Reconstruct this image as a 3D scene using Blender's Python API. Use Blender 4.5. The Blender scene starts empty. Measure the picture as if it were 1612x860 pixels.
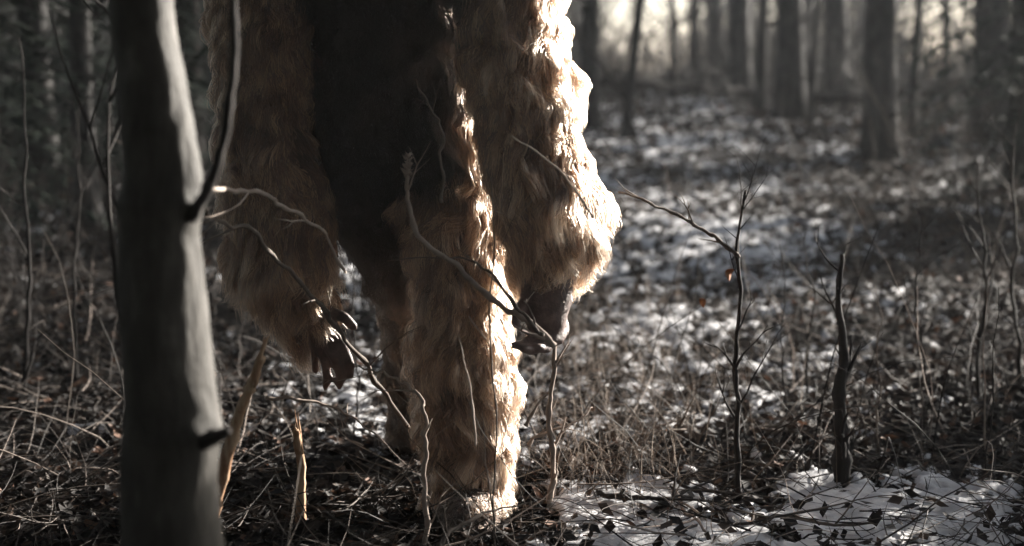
import bpy, math, random
import numpy as np
from mathutils import Vector, kdtree
R = math.radians
random.seed(7); rng = np.random.default_rng(7)
sc = bpy.context.scene
# ------------------------------------------------------------------ camera, world, sun, exposure
CAMZ = 1.115; PITCH = R(6.9); FPX = 2556.0; W, H = 1612, 860
cam_d = bpy.data.cameras.new('camera'); cam = bpy.data.objects.new('camera', cam_d)
sc.collection.objects.link(cam); sc.camera = cam
cam.location = (0, 0, CAMZ); cam.rotation_euler = (R(90) - PITCH, 0, 0)
cam_d.sensor_width = 36; cam_d.lens = FPX / W * 36; cam_d.clip_end = 3000; cam_d.clip_start = .05
cam_d.dof.use_dof = True; cam_d.dof.focus_distance = 3.95; cam_d.dof.aperture_fstop = 2.1
SUN_EL = 15.0; SUN_DIR = Vector((.73, .685, 0)).normalized()
SUNV = Vector((SUN_DIR.x * math.cos(R(SUN_EL)), SUN_DIR.y * math.cos(R(SUN_EL)), math.sin(R(SUN_EL))))
world = bpy.data.worlds.new('World'); sc.world = world; world.use_nodes = True
nt = world.node_tree; nt.nodes.clear()
sky = nt.nodes.new('ShaderNodeTexSky'); sky.sky_type = 'NISHITA'; sky.sun_disc = False
sky.sun_elevation = R(SUN_EL); sky.sun_rotation = math.atan2(SUN_DIR.x, SUN_DIR.y)
sky.air_density = 1.0; sky.dust_density = 1.5; sky.ozone_density = 1.0
hs = nt.nodes.new('ShaderNodeHueSaturation'); hs.inputs['Saturation'].default_value = .5   # thin white cloud veil
bg = nt.nodes.new('ShaderNodeBackground'); bg.inputs['Strength'].default_value = .05
wo = nt.nodes.new('ShaderNodeOutputWorld')
nt.links.new(sky.outputs[0], hs.inputs['Color']); nt.links.new(hs.outputs[0], bg.inputs[0]); nt.links.new(bg.outputs[0], wo.inputs[0])
sl = bpy.data.lights.new('sun', 'SUN'); sl.energy = 5.0; sl.angle = R(.5); sl.color = (1, .93, .84)
sun = bpy.data.objects.new('sun', sl); sc.collection.objects.link(sun)
sun.rotation_euler = SUNV.to_track_quat('Z', 'Y').to_euler(); sun.location = SUNV * 40
sc.view_settings.view_transform = 'Standard'; sc.view_settings.look = 'None'
sc.view_settings.exposure = 2.5; sc.view_settings.gamma = 1
sc.cycles.max_bounces = 10; sc.cycles.transparent_max_bounces = 16

# ------------------------------------------------------------------ helpers
C = sc.collection
def P(px, py, Y):
    """photo pixel at world depth Y -> world point"""
    dx = (px - W / 2) / FPX; dy = -(py - H / 2) / FPX
    fy = math.cos(PITCH) + dy * math.sin(PITCH); fz = -math.sin(PITCH) + dy * math.cos(PITCH)
    k = Y / fy
    return Vector((dx * k, Y, CAMZ + fz * k))
def YG(py): return CAMZ / math.tan(PITCH + math.atan((py - H / 2) / FPX))
def tag(o, label=None, cat=None, group=None, kind=None):
    if label: o['label'] = label
    if cat: o['category'] = cat
    if group: o['group'] = group
    if kind: o['kind'] = kind
    return o
def empty(name, loc=(0, 0, 0), rz=0):
    o = bpy.data.objects.new(name, None); C.objects.link(o); o.location = loc; o.rotation_euler = (0, 0, rz)
    o.empty_display_size = .1; return o

def _hash(ix, iy, s):
    n = (ix.astype(np.int64) * 374761393 + iy.astype(np.int64) * 668265263 + s * 1274126177) & 0xffffffff
    n = ((n ^ (n >> 13)) * 1274126177) & 0xffffffff
    n = (n ^ (n >> 16)) & 0xffff
    return n / 65535.0
def vnoise(x, y, s=0):
    ix = np.floor(x); iy = np.floor(y); fx = x - ix; fy = y - iy
    fx = fx * fx * (3 - 2 * fx); fy = fy * fy * (3 - 2 * fy)
    a = _hash(ix, iy, s); b = _hash(ix + 1, iy, s); c = _hash(ix, iy + 1, s); d = _hash(ix + 1, iy + 1, s)
    return (a + (b - a) * fx) * (1 - fy) + (c + (d - c) * fx) * fy
def fbm(x, y, o=4, s=0):
    v = 0; a = .5; t = 0
    for k in range(o):
        v = v + a * vnoise(x * 2 ** k + 17.3 * k, y * 2 ** k - 9.1 * k, s + k); t += a; a *= .55
    return v / t
def smooth(a, b, x): t = np.clip((x - a) / (np.asarray(b) - a), 0, 1); return t * t * (3 - 2 * t)

def snow_thr(x, y):
    """snow cover 0..1 wanted at a place: open patch bottom right, broken cover in the middle, thinned at the sides in place of vignette darkening"""
    u = x / np.maximum(y, .5)
    open_ = smooth(-.01, .07, u) * (1 - smooth(.26, .36, u)) * (1 - smooth(4.1, 4.7, y))
    mid = np.exp(-((u - .10) / .10) ** 2) * smooth(4.2, 5.2, y)
    midl = np.exp(-((u + .09) / .05) ** 2) * smooth(4.4, 5.2, y)
    far = 1 - smooth(22, 36, y)
    return np.clip(.10 + .80 * open_ + ((.30 + .16 * (1 - smooth(9, 13, y))) * mid + .46 * midl) * far + .08 * smooth(.1, .25, u) * (1 - smooth(.27, .33, u)) * far, 0, 1)
def ground_raw(x, y):
    d = np.hypot(x, y - 4)
    base = .05 * (fbm(x * .5, y * .5, 3, 3) - .5) * 2 * smooth(.3, 2.5, d) + .35 * (fbm(x * .07, y * .07, 2, 5) - .5) * smooth(8, 30, d) + .84 * (1 - np.exp(-np.maximum(y - 6.5, 0) ** 1.3 / 21.)) - .0 * x
    cover = snow_thr(x, y)
    n = fbm(x * 24, y * 13, 4, 11) * .75 + .25 * fbm(x * 1.6, y * 1.6, 2, 77) + .05 * smooth(4.4, 4.0, y) * 0; n = np.where(y < 4.4, n * .55 + .45 * fbm(x * 5, y * 6, 4, 13), n)
    snow = smooth(.0, np.where(y < 4.6, .11, .06), n - (.68 - .42 * cover))
    fine = (fbm(x * 14, y * 14, 3, 21) - .5)
    rough = fine * .10 * (1 - .7 * snow) + (fbm(x * 3, y * 3, 2, 31) - .5) * .05
    h = base + rough + snow * np.where(y < 4.6, .03, .016)
    return h, snow
def gh(x, y):
    h, s = ground_raw(np.array([float(x)]), np.array([float(y)])); return float(h[0])

class MB:
    def __init__(s): s.v = []; s.f = []
    def tube(s, pts, rad, n=6, cap=True, jit=0.0, seed=0):
        rr = random.Random(seed); b = len(s.v); m = len(pts); pts = [Vector(p) for p in pts]
        up = Vector((.13, .29, .95)); t0 = (pts[1] - pts[0]).normalized()
        a = t0.cross(up)
        if a.length < .1: a = t0.cross(Vector((1, 0, 0)))
        a.normalize()
        for i, p in enumerate(pts):
            t = (pts[min(i + 1, m - 1)] - pts[max(i - 1, 0)])
            if t.length < 1e-9: t = t0
            t.normalize()
            a = (a - t * a.dot(t)); a.normalize(); c = t.cross(a)
            r = rad[i] if hasattr(rad, '__len__') else rad
            for k in range(n):
                th = 2 * math.pi * k / n; q = r * (1 + jit * (rr.random() - .5))
                s.v.append(tuple(p + a * (math.cos(th) * q) + c * (math.sin(th) * q)))
        for i in range(m - 1):
            for k in range(n):
                k2 = (k + 1) % n
                s.f.append((b + i * n + k, b + i * n + k2, b + (i + 1) * n + k2, b + (i + 1) * n + k))
        if cap:
            s.f.append(tuple(b + k for k in range(n))[::-1]); s.f.append(tuple(b + (m - 1) * n + k for k in range(n)))
    def mesh(s, name, mat, smoothf=True):
        me = bpy.data.meshes.new(name); me.from_pydata(s.v, [], s.f); me.materials.append(mat)
        if smoothf: me.polygons.foreach_set('use_smooth', [True] * len(me.polygons))
        me.update(); return me
    def build(s, name, mat, parent=None, smoothf=True):
        o = bpy.data.objects.new(name, s.mesh(name, mat, smoothf)); C.objects.link(o); o.parent = parent; return o

def catmull(pts, sub=6):
    out = []; n = len(pts)
    for i in range(n - 1):
        p0 = pts[max(i - 1, 0)]; p1 = pts[i]; p2 = pts[i + 1]; p3 = pts[min(i + 2, n - 1)]
        for k in range(sub):
            t = k / sub
            out.append(.5 * ((2 * p1) + (p2 - p0) * t + (2 * p0 - 5 * p1 + 4 * p2 - p3) * t * t + (3 * p1 - p0 - 3 * p2 + p3) * t ** 3))
    out.append(pts[-1]); return out
def wander(p, d, L, n, amp, rr, droop=0):
    """a crooked path from p in direction d"""
    out = [Vector(p)]; d = Vector(d).normalized(); st = L / n
    for i in range(n):
        d = (d + Vector((rr.uniform(-1, 1), rr.uniform(-1, 1), rr.uniform(-1, 1))) * amp + Vector((0, 0, -droop))).normalized()
        out.append(out[-1] + d * st)
    return out

# ------------------------------------------------------------------ materials
def mat(name): 
    m = bpy.data.materials.new(name); m.use_nodes = True; n = m.node_tree; n.nodes.clear()
    out = n.nodes.new('ShaderNodeOutputMaterial'); return m, n, out
def ramp(n, stops):
    r = n.nodes.new('ShaderNodeValToRGB'); e = r.color_ramp.elements
    while len(e) < len(stops): e.new(.5)
    for el, (p, c) in zip(e, stops): el.position = p; el.color = (*c, 1)
    return r
def noise(n, scale, detail=4, coord=None, rough=.6):
    t = n.nodes.new('ShaderNodeTexNoise'); t.inputs['Scale'].default_value = scale; t.inputs['Detail'].default_value = detail
    t.inputs['Roughness'].default_value = rough
    if coord is not None: n.links.new(coord, t.inputs['Vector'])
    return t
def bark(name, stops, sc1=(60, 60, 8), bump=.6, rough=.9, dist=.006):
    m, n, out = mat(name); co = n.nodes.new('ShaderNodeTexCoord'); mp = n.nodes.new('ShaderNodeMapping')
    mp.inputs['Scale'].default_value = sc1; n.links.new(co.outputs['Object'], mp.inputs[0])
    t = noise(n, 1.0, 6, mp.outputs[0], .65); t2 = noise(n, 7.0, 4, co.outputs['Object'])
    mx = n.nodes.new('ShaderNodeMath'); mx.operation = 'MULTIPLY_ADD'; mx.inputs[1].default_value = .55
    n.links.new(t2.outputs[0], mx.inputs[0]); 
    hf = n.nodes.new('ShaderNodeMath'); hf.operation = 'MULTIPLY'; hf.inputs[1].default_value = .5
    n.links.new(t.outputs[0], hf.inputs[0]); n.links.new(hf.outputs[0], mx.inputs[2])
    r = ramp(n, stops); n.links.new(mx.outputs[0], r.inputs[0])
    b = n.nodes.new('ShaderNodeBump'); b.inputs['Strength'].default_value = bump; b.inputs['Distance'].default_value = dist
    n.links.new(t.outputs[0], b.inputs['Height'])
    p = n.nodes.new('ShaderNodeBsdfPrincipled'); p.inputs['Roughness'].default_value = rough; p.inputs['Specular IOR Level'].default_value = .2
    n.links.new(r.outputs[0], p.inputs['Base Color']); n.links.new(b.outputs[0], p.inputs['Normal']); n.links.new(p.outputs[0], out.inputs[0])
    return m
M = {}
M['front_bark'] = bark('smooth_young_bark', [(.3, (.010, .009, .008)), (.45, (.026, .024, .020)), (.6, (.050, .046, .040)), (.72, (.12, .115, .10))], (34, 34, 9), 1.0, rough=.7, dist=.008)
M['bark'] = bark('grey_bark', [(.3, (.012, .012, .012)), (.5, (.028, .027, .027)), (.7, (.055, .052, .05))], (14, 14, 2), 1.0, dist=.02)
M['dark_bark'] = bark('dark_wet_bark', [(.3, (.010, .009, .009)), (.55, (.024, .021, .020)), (.75, (.05, .045, .042))], (30, 30, 5), .8)
M['twig'] = bark('grey_brown_twig', [(.3, (.05, .04, .034)), (.5, (.10, .082, .07)), (.7, (.17, .145, .125))], (30, 30, 30), .3)
M['pale_twig'] = bark('pale_dry_twig', [(.3, (.13, .10, .085)), (.5, (.24, .195, .165)), (.7, (.36, .31, .27))], (40, 40, 40), .4, dist=.002)
M['orange_wood'] = bark('split_orange_wood', [(.3, (.08, .04, .022)), (.46, (.25, .14, .08)), (.62, (.42, .31, .21))], (90, 90, 12), .8, dist=.004)
M['needle'] = bark('dark_evergreen_needle', [(.3, (.008, .014, .010)), (.55, (.018, .028, .020)), (.75, (.035, .05, .034))], (9, 9, 9), .2)
M['red_leaf'] = bark('dry_red_leaf', [(.3, (.07, .025, .014)), (.5, (.17, .068, .033)), (.7, (.27, .14, .075))], (50, 50, 50), .3)

def ground_mat():
    m, n, out = mat('snow_and_leaf_litter'); co = n.nodes.new('ShaderNodeTexCoord')
    at = n.nodes.new('ShaderNodeAttribute'); at.attribute_name = 'snow'
    t = noise(n, 45, 5, co.outputs['Object'], .7); t2 = noise(n, 6, 3, co.outputs['Object'])
    lit = ramp(n, [(.30, (.004, .0035, .0035)), (.48, (.012, .010, .009)), (.60, (.028, .022, .019)), (.78, (.07, .055, .045))])
    n.links.new(t.outputs[0], lit.inputs[0])
    a = n.nodes.new('ShaderNodeMath'); a.operation = 'MULTIPLY_ADD'; a.inputs[1].default_value = .7; a.inputs[2].default_value = -.35
    n.links.new(t.outputs[0], a.inputs[0])
    ad = n.nodes.new('ShaderNodeMath'); ad.operation = 'ADD'; n.links.new(a.outputs[0], ad.inputs[0]); n.links.new(at.outputs['Fac'], ad.inputs[1])
    th = n.nodes.new('ShaderNodeMapRange'); th.inputs['From Min'].default_value = .30; th.inputs['From Max'].default_value = .66
    n.links.new(ad.outputs[0], th.inputs['Value'])
    sn = ramp(n, [(.3, (.36, .36, .37)), (.7, (.56, .56, .57))]); n.links.new(t2.outputs[0], sn.inputs[0])
    mx = n.nodes.new('ShaderNodeMix'); mx.data_type = 'RGBA'
    n.links.new(th.outputs[0], mx.inputs['Factor']); n.links.new(lit.outputs[0], mx.inputs['A']); n.links.new(sn.outputs[0], mx.inputs['B'])
    b = n.nodes.new('ShaderNodeBump'); b.inputs['Strength'].default_value = .7; b.inputs['Distance'].default_value = .012
    n.links.new(t.outputs[0], b.inputs['Height'])
    p = n.nodes.new('ShaderNodeBsdfPrincipled'); p.inputs['Roughness'].default_value = .85; p.inputs['Specular IOR Level'].default_value = .2
    n.links.new(mx.outputs['Result'], p.inputs['Base Color']); n.links.new(b.outputs[0], p.inputs['Normal']); n.links.new(p.outputs[0], out.inputs[0])
    return m
def attr_mat(name, stops, attr='tone', rough=.8, trans=.0):
    m, n, out = mat(name); at = n.nodes.new('ShaderNodeAttribute'); at.attribute_name = attr
    r = ramp(n, stops); n.links.new(at.outputs['Fac'], r.inputs[0])
    p = n.nodes.new('ShaderNodeBsdfPrincipled'); p.inputs['Roughness'].default_value = rough; p.inputs['Specular IOR Level'].default_value = .25
    n.links.new(r.outputs[0], p.inputs['Base Color']); last = p
    if trans:
        tr = n.nodes.new('ShaderNodeBsdfTranslucent'); n.links.new(r.outputs[0], tr.inputs[0]); ms = n.nodes.new('ShaderNodeMixShader')
        ms.inputs[0].default_value = trans; n.links.new(p.outputs[0], ms.inputs[1]); n.links.new(tr.outputs[0], ms.inputs[2]); last = ms
    n.links.new(last.outputs[0], out.inputs[0]); return m

# ------------------------------------------------------------------ ground
def make_ground():
    ui = np.linspace(-.46, .46, 430); uo = .46 * np.exp(np.linspace(.08, 3.0, 26)); us = np.concatenate([-uo[::-1], ui, uo])
    ys = np.concatenate([np.linspace(-60, 1.0, 16), 1.2 * np.exp(np.arange(0, 148) * .0062), 3.02 * np.exp(np.arange(0, 276) * .0028), 6.56 * np.exp(np.arange(0, 370) * .0062), 65 * np.exp(np.linspace(.05, 2.6, 30))])
    X = us[None, :] * (np.maximum(ys, 1.2)[:, None] + np.where(ys < 1.2, np.abs(ys - 1.2), 0)[:, None]); Y = np.repeat(ys[:, None], len(us), 1)
    h, s = ground_raw(X, Y)
    nv, nu = X.shape; co = np.stack([X, Y, h], -1).reshape(-1, 3)
    i = np.arange(nv - 1)[:, None] * nu + np.arange(nu - 1)[None, :]
    f = np.stack([i, i + 1, i + 1 + nu, i + nu], -1).reshape(-1, 4)
    me = bpy.data.meshes.new('ground'); me.vertices.add(len(co)); me.vertices.foreach_set('co', co.ravel())
    me.loops.add(f.size); me.loops.foreach_set('vertex_index', f.ravel().astype(np.int32))
    me.polygons.add(len(f)); me.polygons.foreach_set('loop_start', np.arange(0, f.size, 4, dtype=np.int32))
    me.polygons.foreach_set('use_smooth', np.ones(len(f), bool)); me.update()
    a = me.attributes.new('snow', 'FLOAT', 'POINT'); a.data.foreach_set('value', s.ravel().astype(np.float32))
    me.materials.append(ground_mat()); o = bpy.data.objects.new('ground', me); C.objects.link(o)
    tag(o, 'forest floor of dark leaf litter broken by patches of thin snow', kind='structure')
make_ground()

def quads_obj(name, V, F, tone, m, smoothf=False):
    me = bpy.data.meshes.new(name); me.vertices.add(len(V)); me.vertices.foreach_set('co', V.astype(np.float32).ravel())
    me.loops.add(F.size); me.loops.foreach_set('vertex_index', F.ravel().astype(np.int32)); k = F.shape[1]
    me.polygons.add(len(F)); me.polygons.foreach_set('loop_start', np.arange(0, F.size, k, dtype=np.int32)); me.update()
    if tone is not None:
        a = me.attributes.new('tone', 'FLOAT', 'FACE'); a.data.foreach_set('value', tone.astype(np.float32))
    me.materials.append(m); o = bpy.data.objects.new(name, me); C.objects.link(o); return o
def fan_points(n, y0, y1, umax=.42):
    y = y0 * (y1 / y0) ** rng.random(n); return (rng.random(n) * 2 - 1) * umax * y, y

def leaves(n=160000):
    x, y = fan_points(n, 2.4, 30); h, s = ground_raw(x, y)
    keep = rng.random(n) < np.where(s > .3, .03, 1) * np.where(y > 4.4, .6, 1); x, y, h = x[keep], y[keep], h[keep]; n = len(x)
    a = rng.random(n) * 6.283; L = (.012 + .018 * rng.random(n)) * np.clip(y / 9, 1, 2.2); w = L * (.45 + .3 * rng.random(n))
    tilt = rng.normal(0, .45, n); roll = rng.normal(0, .5, n); curl = .25 + .5 * rng.random(n)
    d = np.stack([np.cos(a) * np.cos(tilt), np.sin(a) * np.cos(tilt), np.sin(tilt)], -1)
    sd = np.stack([-np.sin(a) * np.cos(roll), np.cos(a) * np.cos(roll), np.sin(roll)], -1)
    up = np.cross(d, sd); c = np.stack([x, y, h + .012 + .012 * rng.random(n)], -1)
    q = lambda u, v, k: c + d * (L * u)[:, None] + sd * (w * v)[:, None] + up * (L * k * curl)[:, None]
    o1 = np.ones(n); pts = [q(-o1, 0 * o1, .5), q(-.1 * o1, -o1, .35), q(0 * o1, 0 * o1, -.1), q(-.1 * o1, o1, .35), q(o1, 0 * o1, .45)]
    V = np.stack(pts, 1).reshape(-1, 3); b = np.arange(n)[:, None] * 5
    F = np.stack([b + [0, 1, 2], b + [0, 2, 3], b + [1, 4, 2], b + [2, 4, 3]], 1).reshape(-1, 3)
    tone = np.repeat(rng.random(n) ** 1.6, 4)
    m = attr_mat('fallen_leaf', [(0, (.006, .005, .005)), (.5, (.018, .014, .012)), (.85, (.05, .036, .028)), (1, (.13, .07, .045))], trans=.15)
    o = quads_obj('fallen_leaves', V, F, tone, m); tag(o, 'dark brown curled leaves littering the snowy forest floor', 'leaves', kind='stuff')
leaves()

def strands(n, y0, y1, umax, lmin, lmax, rad, lift, m, name, label, cat, dens=None, seg=5, vert=False, bend=.5):
    """many thin crooked three-sided stems as one mesh, all in numpy"""
    x, y = fan_points(n, y0, y1, umax); h, s = ground_raw(x, y)
    if dens is not None:
        k = rng.random(n) < dens(x, y, s); x, y, h = x[k], y[k], h[k]; n = len(x)
    L = lmin + (lmax - lmin) * rng.random(n) ** 1.8; a = rng.random(n) * 6.283
    el = rng.normal(1.15, .3, n) if vert else np.abs(rng.normal(0, .28, n))
    d = np.stack([np.cos(a) * np.cos(el), np.sin(a) * np.cos(el), np.sin(el)], -1)
    p = np.stack([x, y, h + lift * rng.random(n)], -1); pts = [p]
    b = rng.normal(0, bend, (n, 3)) * .35; b[:, 2] -= .12 if vert else .1
    for i in range(seg):
        d = d + b / seg * 2 + rng.normal(0, .09, (n, 3)); d /= np.linalg.norm(d, axis=1)[:, None]
        p = p + d * (L / seg)[:, None]; p = p.copy(); p[:, 2] = np.maximum(p[:, 2], h + .004); pts.append(p)
    r0 = rad * (.5 + rng.random(n)); V = []
    u = np.cross(d, [.3, .2, .9]); u /= np.linalg.norm(u, axis=1)[:, None]; w = np.cross(d, u)
    for i, q in enumerate(pts):
        r = (r0 * (1 - .8 * i / seg))[:, None]
        for k in range(3):
            th = k * 2.094; V.append(q + (u * math.cos(th) + w * math.sin(th)) * r)
    V = np.stack(V, 1).reshape(-1, 3); base = np.arange(n)[:, None] * (3 * (seg + 1)); F = []
    for i in range(seg):
        for k in range(3):
            k2 = (k + 1) % 3; F.append(base + [i * 3 + k, i * 3 + k2, i * 3 + 3 + k2, i * 3 + 3 + k])
    F = np.stack(F, 1).reshape(-1, 4)
    o = quads_obj(name, V, F, np.repeat(rng.random(n), 3 * seg), m); tag(o, label, cat, kind='stuff'); return o
TW = attr_mat('litter_twig', [(0, (.008, .007, .006)), (.5, (.028, .022, .019)), (.85, (.09, .074, .062)), (1, (.28, .23, .20))])
GR = attr_mat('dry_grass', [(0, (.055, .042, .033)), (.6, (.16, .125, .10)), (1, (.38, .32, .27))], trans=.3)
BR = attr_mat('far_brush', [(0, (.010, .010, .010)), (.7, (.028, .026, .025)), (1, (.07, .065, .06))])
strands(13000, 2.6, 18, .42, .08, .55, .0022, .03, TW, 'fallen_twigs', 'thin broken twigs strewn over the leaves and snow', 'twigs',
        dens=lambda x, y, s: np.where(s > .5, .25, .9))
strands(4200, 3.5, 9, .42, .08, .30, .0013, .0, GR, 'dry_grass', 'pale dead grass and bramble stems tangled right of the creature', 'dry grass', vert=True, bend=1.2,
        dens=lambda x, y, s: np.exp(-((x / y - .09) / .07) ** 2) * np.where(y < 4.15, .12, 1) + np.where(x < -.1 * y, .01, .06))
strands(3400, 4.1, 7.5, .16, .10, .34, .0016, .0, GR, 'dead_bramble', 'pale dead brambles and grass beside the furry leg', 'brambles', vert=True, bend=2.0, seg=7,
        dens=lambda x, y, s: np.exp(-((x / y - .055) / .045) ** 2))
strands(1900, 4.3, 12, .42, .25, .9, .0026, .0, TW, 'bramble_thicket', 'low tangle of dark brambles growing out of the leaf litter', 'brambles', vert=True, bend=1.6, seg=7,
        dens=lambda x, y, s: .30 + .25 * (np.abs(x / y) > .17) - .2 * (x < 0))
strands(30000, 19, 70, .5, .4, 2.6, .010, .0, BR, 'distant_undergrowth', 'dark twiggy undergrowth filling the woods behind', 'undergrowth', vert=True, bend=1.1,
        dens=lambda x, y, s: (.12 + .88 * smooth(20, 30, y)) * (1 - .6 * np.exp(-((x / y - .083) / .03) ** 2) - .6 * np.exp(-((x / y - .262) / .02) ** 2)))
strands(5200, 26, 80, .5, 3, 8, .022, .0, BR, 'distant_saplings', 'thin grey saplings crowding the far woods', 'saplings', vert=True, bend=.35, seg=6,
        dens=lambda x, y, s: 1 - .97 * np.exp(-((x / y - .083) / .035) ** 2) - .95 * np.exp(-((x / y - .262) / .022) ** 2))

# ------------------------------------------------------------------ trees
def tree_mesh_parts(h, r0, rr, lean=0, nl=10, first=.25, mtl='bark', sides=10):
    path = [Vector((0, 0, -.15))]; n = 16; x = y = 0
    bx, by = rr.uniform(-1, 1), rr.uniform(-1, 1)
    for i in range(1, n + 1):
        t = i / n; path.append(Vector((lean * h * t + .05 * bx * math.sin(t * 5 + bx) + rr.uniform(-.02, .02), .05 * by * math.sin(t * 4) + rr.uniform(-.02, .02), -.15 + h * t)))
    rad = [r0 * (1.35 if i == 0 else 1) * (1 - .8 * i / n) for i in range(n + 1)]
    tb = MB(); tb.tube(path, rad, sides, jit=.14, seed=rr.random()); trunk = tb.mesh('trunk', M[mtl])
    limbs = []
    for k in range(nl):
        t = first + (1 - first) * (k + rr.random() * .7) / nl; j = int(t * n); p = path[j]; a = rr.uniform(0, 6.283)
        L = h * rr.uniform(.18, .34) * (1.15 - t * .6); r = rad[j] * rr.uniform(.3, .5)
        lb = MB(); q = wander(p, (math.cos(a), math.sin(a), rr.uniform(.3, 1.1)), L, 7, .16, rr, -.02)
        lb.tube(q, [r * (1 - .85 * i / 7) for i in range(8)], 5)
        for z in range(7):
            b = rr.randint(2, 7); dd = (q[b] - q[b - 1]).normalized() + Vector((rr.uniform(-1, 1), rr.uniform(-1, 1), rr.uniform(-.5, .8)))
            s2 = wander(q[b], dd, L * rr.uniform(.2, .5), 4, .22, rr); lb.tube(s2, [r * .3 * (1 - .8 * i / 4) for i in range(5)], 3, cap=False)
            for _ in range(3):
                c = rr.randint(1, 4); d3 = (s2[c] - s2[c - 1]).normalized() + Vector((rr.uniform(-1, 1), rr.uniform(-1, 1), rr.uniform(-.6, .8)))
                s3 = wander(s2[c], d3, L * rr.uniform(.1, .25), 3, .25, rr); lb.tube(s3, [r * .12, r * .1, r * .07, r * .03], 3, cap=False)
        limbs.append(lb.mesh('limb', M[mtl]))
    return trunk, limbs
TREES = []
for k in range(5):
    rr = random.Random(100 + k); TREES.append(tree_mesh_parts(1.0 * rr.uniform(9, 12), .16, rr, 0, 11, .22))
def place_tree(x, y, r, label, group=None, lean=0, v=0, rz=0, name='bare_tree', limbs=True, stretch=1):
    o = empty(name, (x, y, gh(x, y) - .02), rz); tag(o, label, 'tree', group)
    tr, lm = TREES[v % 5]; k = r / .16
    o.scale = (k, k, max(k, .6) * stretch); o.rotation_euler = (0, lean, 0) if not rz else (lean * math.sin(rz), lean * math.cos(rz), rz)
    t = bpy.data.objects.new('trunk', tr); C.objects.link(t); t.parent = o
    if limbs:
        for l in lm: q = bpy.data.objects.new('limb', l); C.objects.link(q); q.parent = o
    return o
def px_tree(px, wpx, Y, label, **k):
    x = (px - 806) / FPX * Y; place_tree(x, Y, wpx / 2 / FPX * Y, label, **k)
px_tree(1383, 58, 14, 'thickest dark tree trunk of the woods, standing right of the middle gap in the light', v=0, rz=.4)
px_tree(928, 34, 17, 'grey bare tree nearest the creature arm, upright against the bright sky', v=1, rz=2.1)
px_tree(982, 19, 16, 'thin tree leaning right with white sky on both sides, just past the grey tree', v=2, lean=.10)
px_tree(1240, 46, 19, 'dark straight trunk between two narrow slits of bright sky', v=3, rz=1.2)
px_tree(1165, 36, 22, 'dim upright trunk left of the narrow sky slits', v=4, rz=3)
px_tree(1195, 20, 20, 'slim trunk squeezed beside a wider dim trunk', v=1, rz=4)
px_tree(1310, 42, 24, 'broad dim trunk half way between the sky slit and the thickest tree', v=2, rz=5)
px_tree(1432, 15, 17, 'slender pole tree at the left edge of the pale blue opening', v=3, rz=.9, lean=.04)
px_tree(1560, 60, 16, 'wide dark trunk right of the pale blue opening in the woods', v=4, rz=1.9)
px_tree(1600, 40, 12, 'dark trunk at the far right edge of the photograph', v=0, rz=2.6)
px_tree(1088, 18, 28, 'thin far trunk in the brightest part of the sky', v=2, rz=.2)
px_tree(1120, 24, 30, 'far grey trunk right of the brightest sky', v=4, rz=.2, lean=-.03)
px_tree(1062, 9, 20, 'very thin crooked tree in the bright gap, right of the leaning one', v=1, rz=3.6, lean=-.05)
px_tree(1275, 12, 18, 'thin pale pole between the dark trunk and the broad dim trunk', v=0, rz=5.6, lean=.03)
px_tree(1490, 12, 19, 'thin tree in the middle of the pale blue opening', v=3, rz=2.6, lean=-.06)
px_tree(60, 55, 13, 'dark trunk at the far left edge of the woods', v=1, rz=.2)
px_tree(135, 40, 10, 'dark slim trunk left of the foreground trunk', v=3, rz=1.2)
rr = random.Random(5)
for i in range(46):
    Y = rr.uniform(30, 75); u = rr.uniform(-.44, .44)
    if abs(u - .082) < .034 or abs(u - .262) < .022: u += .07
    place_tree(u * Y, Y, rr.uniform(.10, .22), 'distant bare tree blurred among many others in the grey woods', 'distant bare trees', v=rr.randint(0, 4), rz=rr.uniform(0, 6.2), lean=rr.uniform(-.04, .04), limbs=i % 2 == 0)

def evergreen(rr, h=8, rad=1.9, pw=.8, z0=.03, nb=190, big=1.):
    tb = MB(); tb.tube([Vector((0, 0, -.1)), Vector((0, 0, h * .5)), Vector((0, 0, h))], [.14, .09, .01], 8); trunk = tb.mesh('trunk', M['dark_bark'])
    V = []; F = []
    for k in range(nb):
        t = (k + rr.random()) / nb; z = h * (z0 + (.98 - z0) * t); L = rad * (1 - t) ** pw * rr.uniform(.6, 1.1) + .15; a = k * 2.4 + rr.uniform(-.3, .3)
        dr = Vector((math.cos(a), math.sin(a), rr.uniform(-.35, .05))); sd = Vector((-math.sin(a), math.cos(a), 0))
        m = int(14 + 62 * L / rad)
        for j in range(m):
            s = (j + rr.random()) / m * L; p = Vector((0, 0, z)) + dr * s + Vector((0, 0, -.12 * s * s)); sg = rr.choice((-1, 1))
            d = (sd * sg * rr.uniform(.5, 1) + dr * rr.uniform(.3, 1) + Vector((0, 0, rr.uniform(-.6, .25)))).normalized(); l = rr.uniform(.10, .24) * big
            wv = d.cross(Vector((rr.uniform(-.5, .5), rr.uniform(-.5, .5), 1))).normalized() * rr.uniform(.006, .014) * big; b = len(V)
            V += [tuple(p - wv), tuple(p + wv), tuple(p + d * l * .6 + wv * 1.3), tuple(p + d * l), tuple(p + d * l * .6 - wv * 1.3)]; F.append((b, b + 1, b + 2, b + 3, b + 4))
    me = bpy.data.meshes.new('crown'); me.from_pydata(V, [], F); me.materials.append(M['needle']); me.update()
    return trunk, me
EV = [evergreen(random.Random(40 + k)) for k in range(3)] + [evergreen(random.Random(50), 2.25, 1.2, .22)] + [evergreen(random.Random(51), 11, 3.0, .35, .33, 260, 2.2)]
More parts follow.
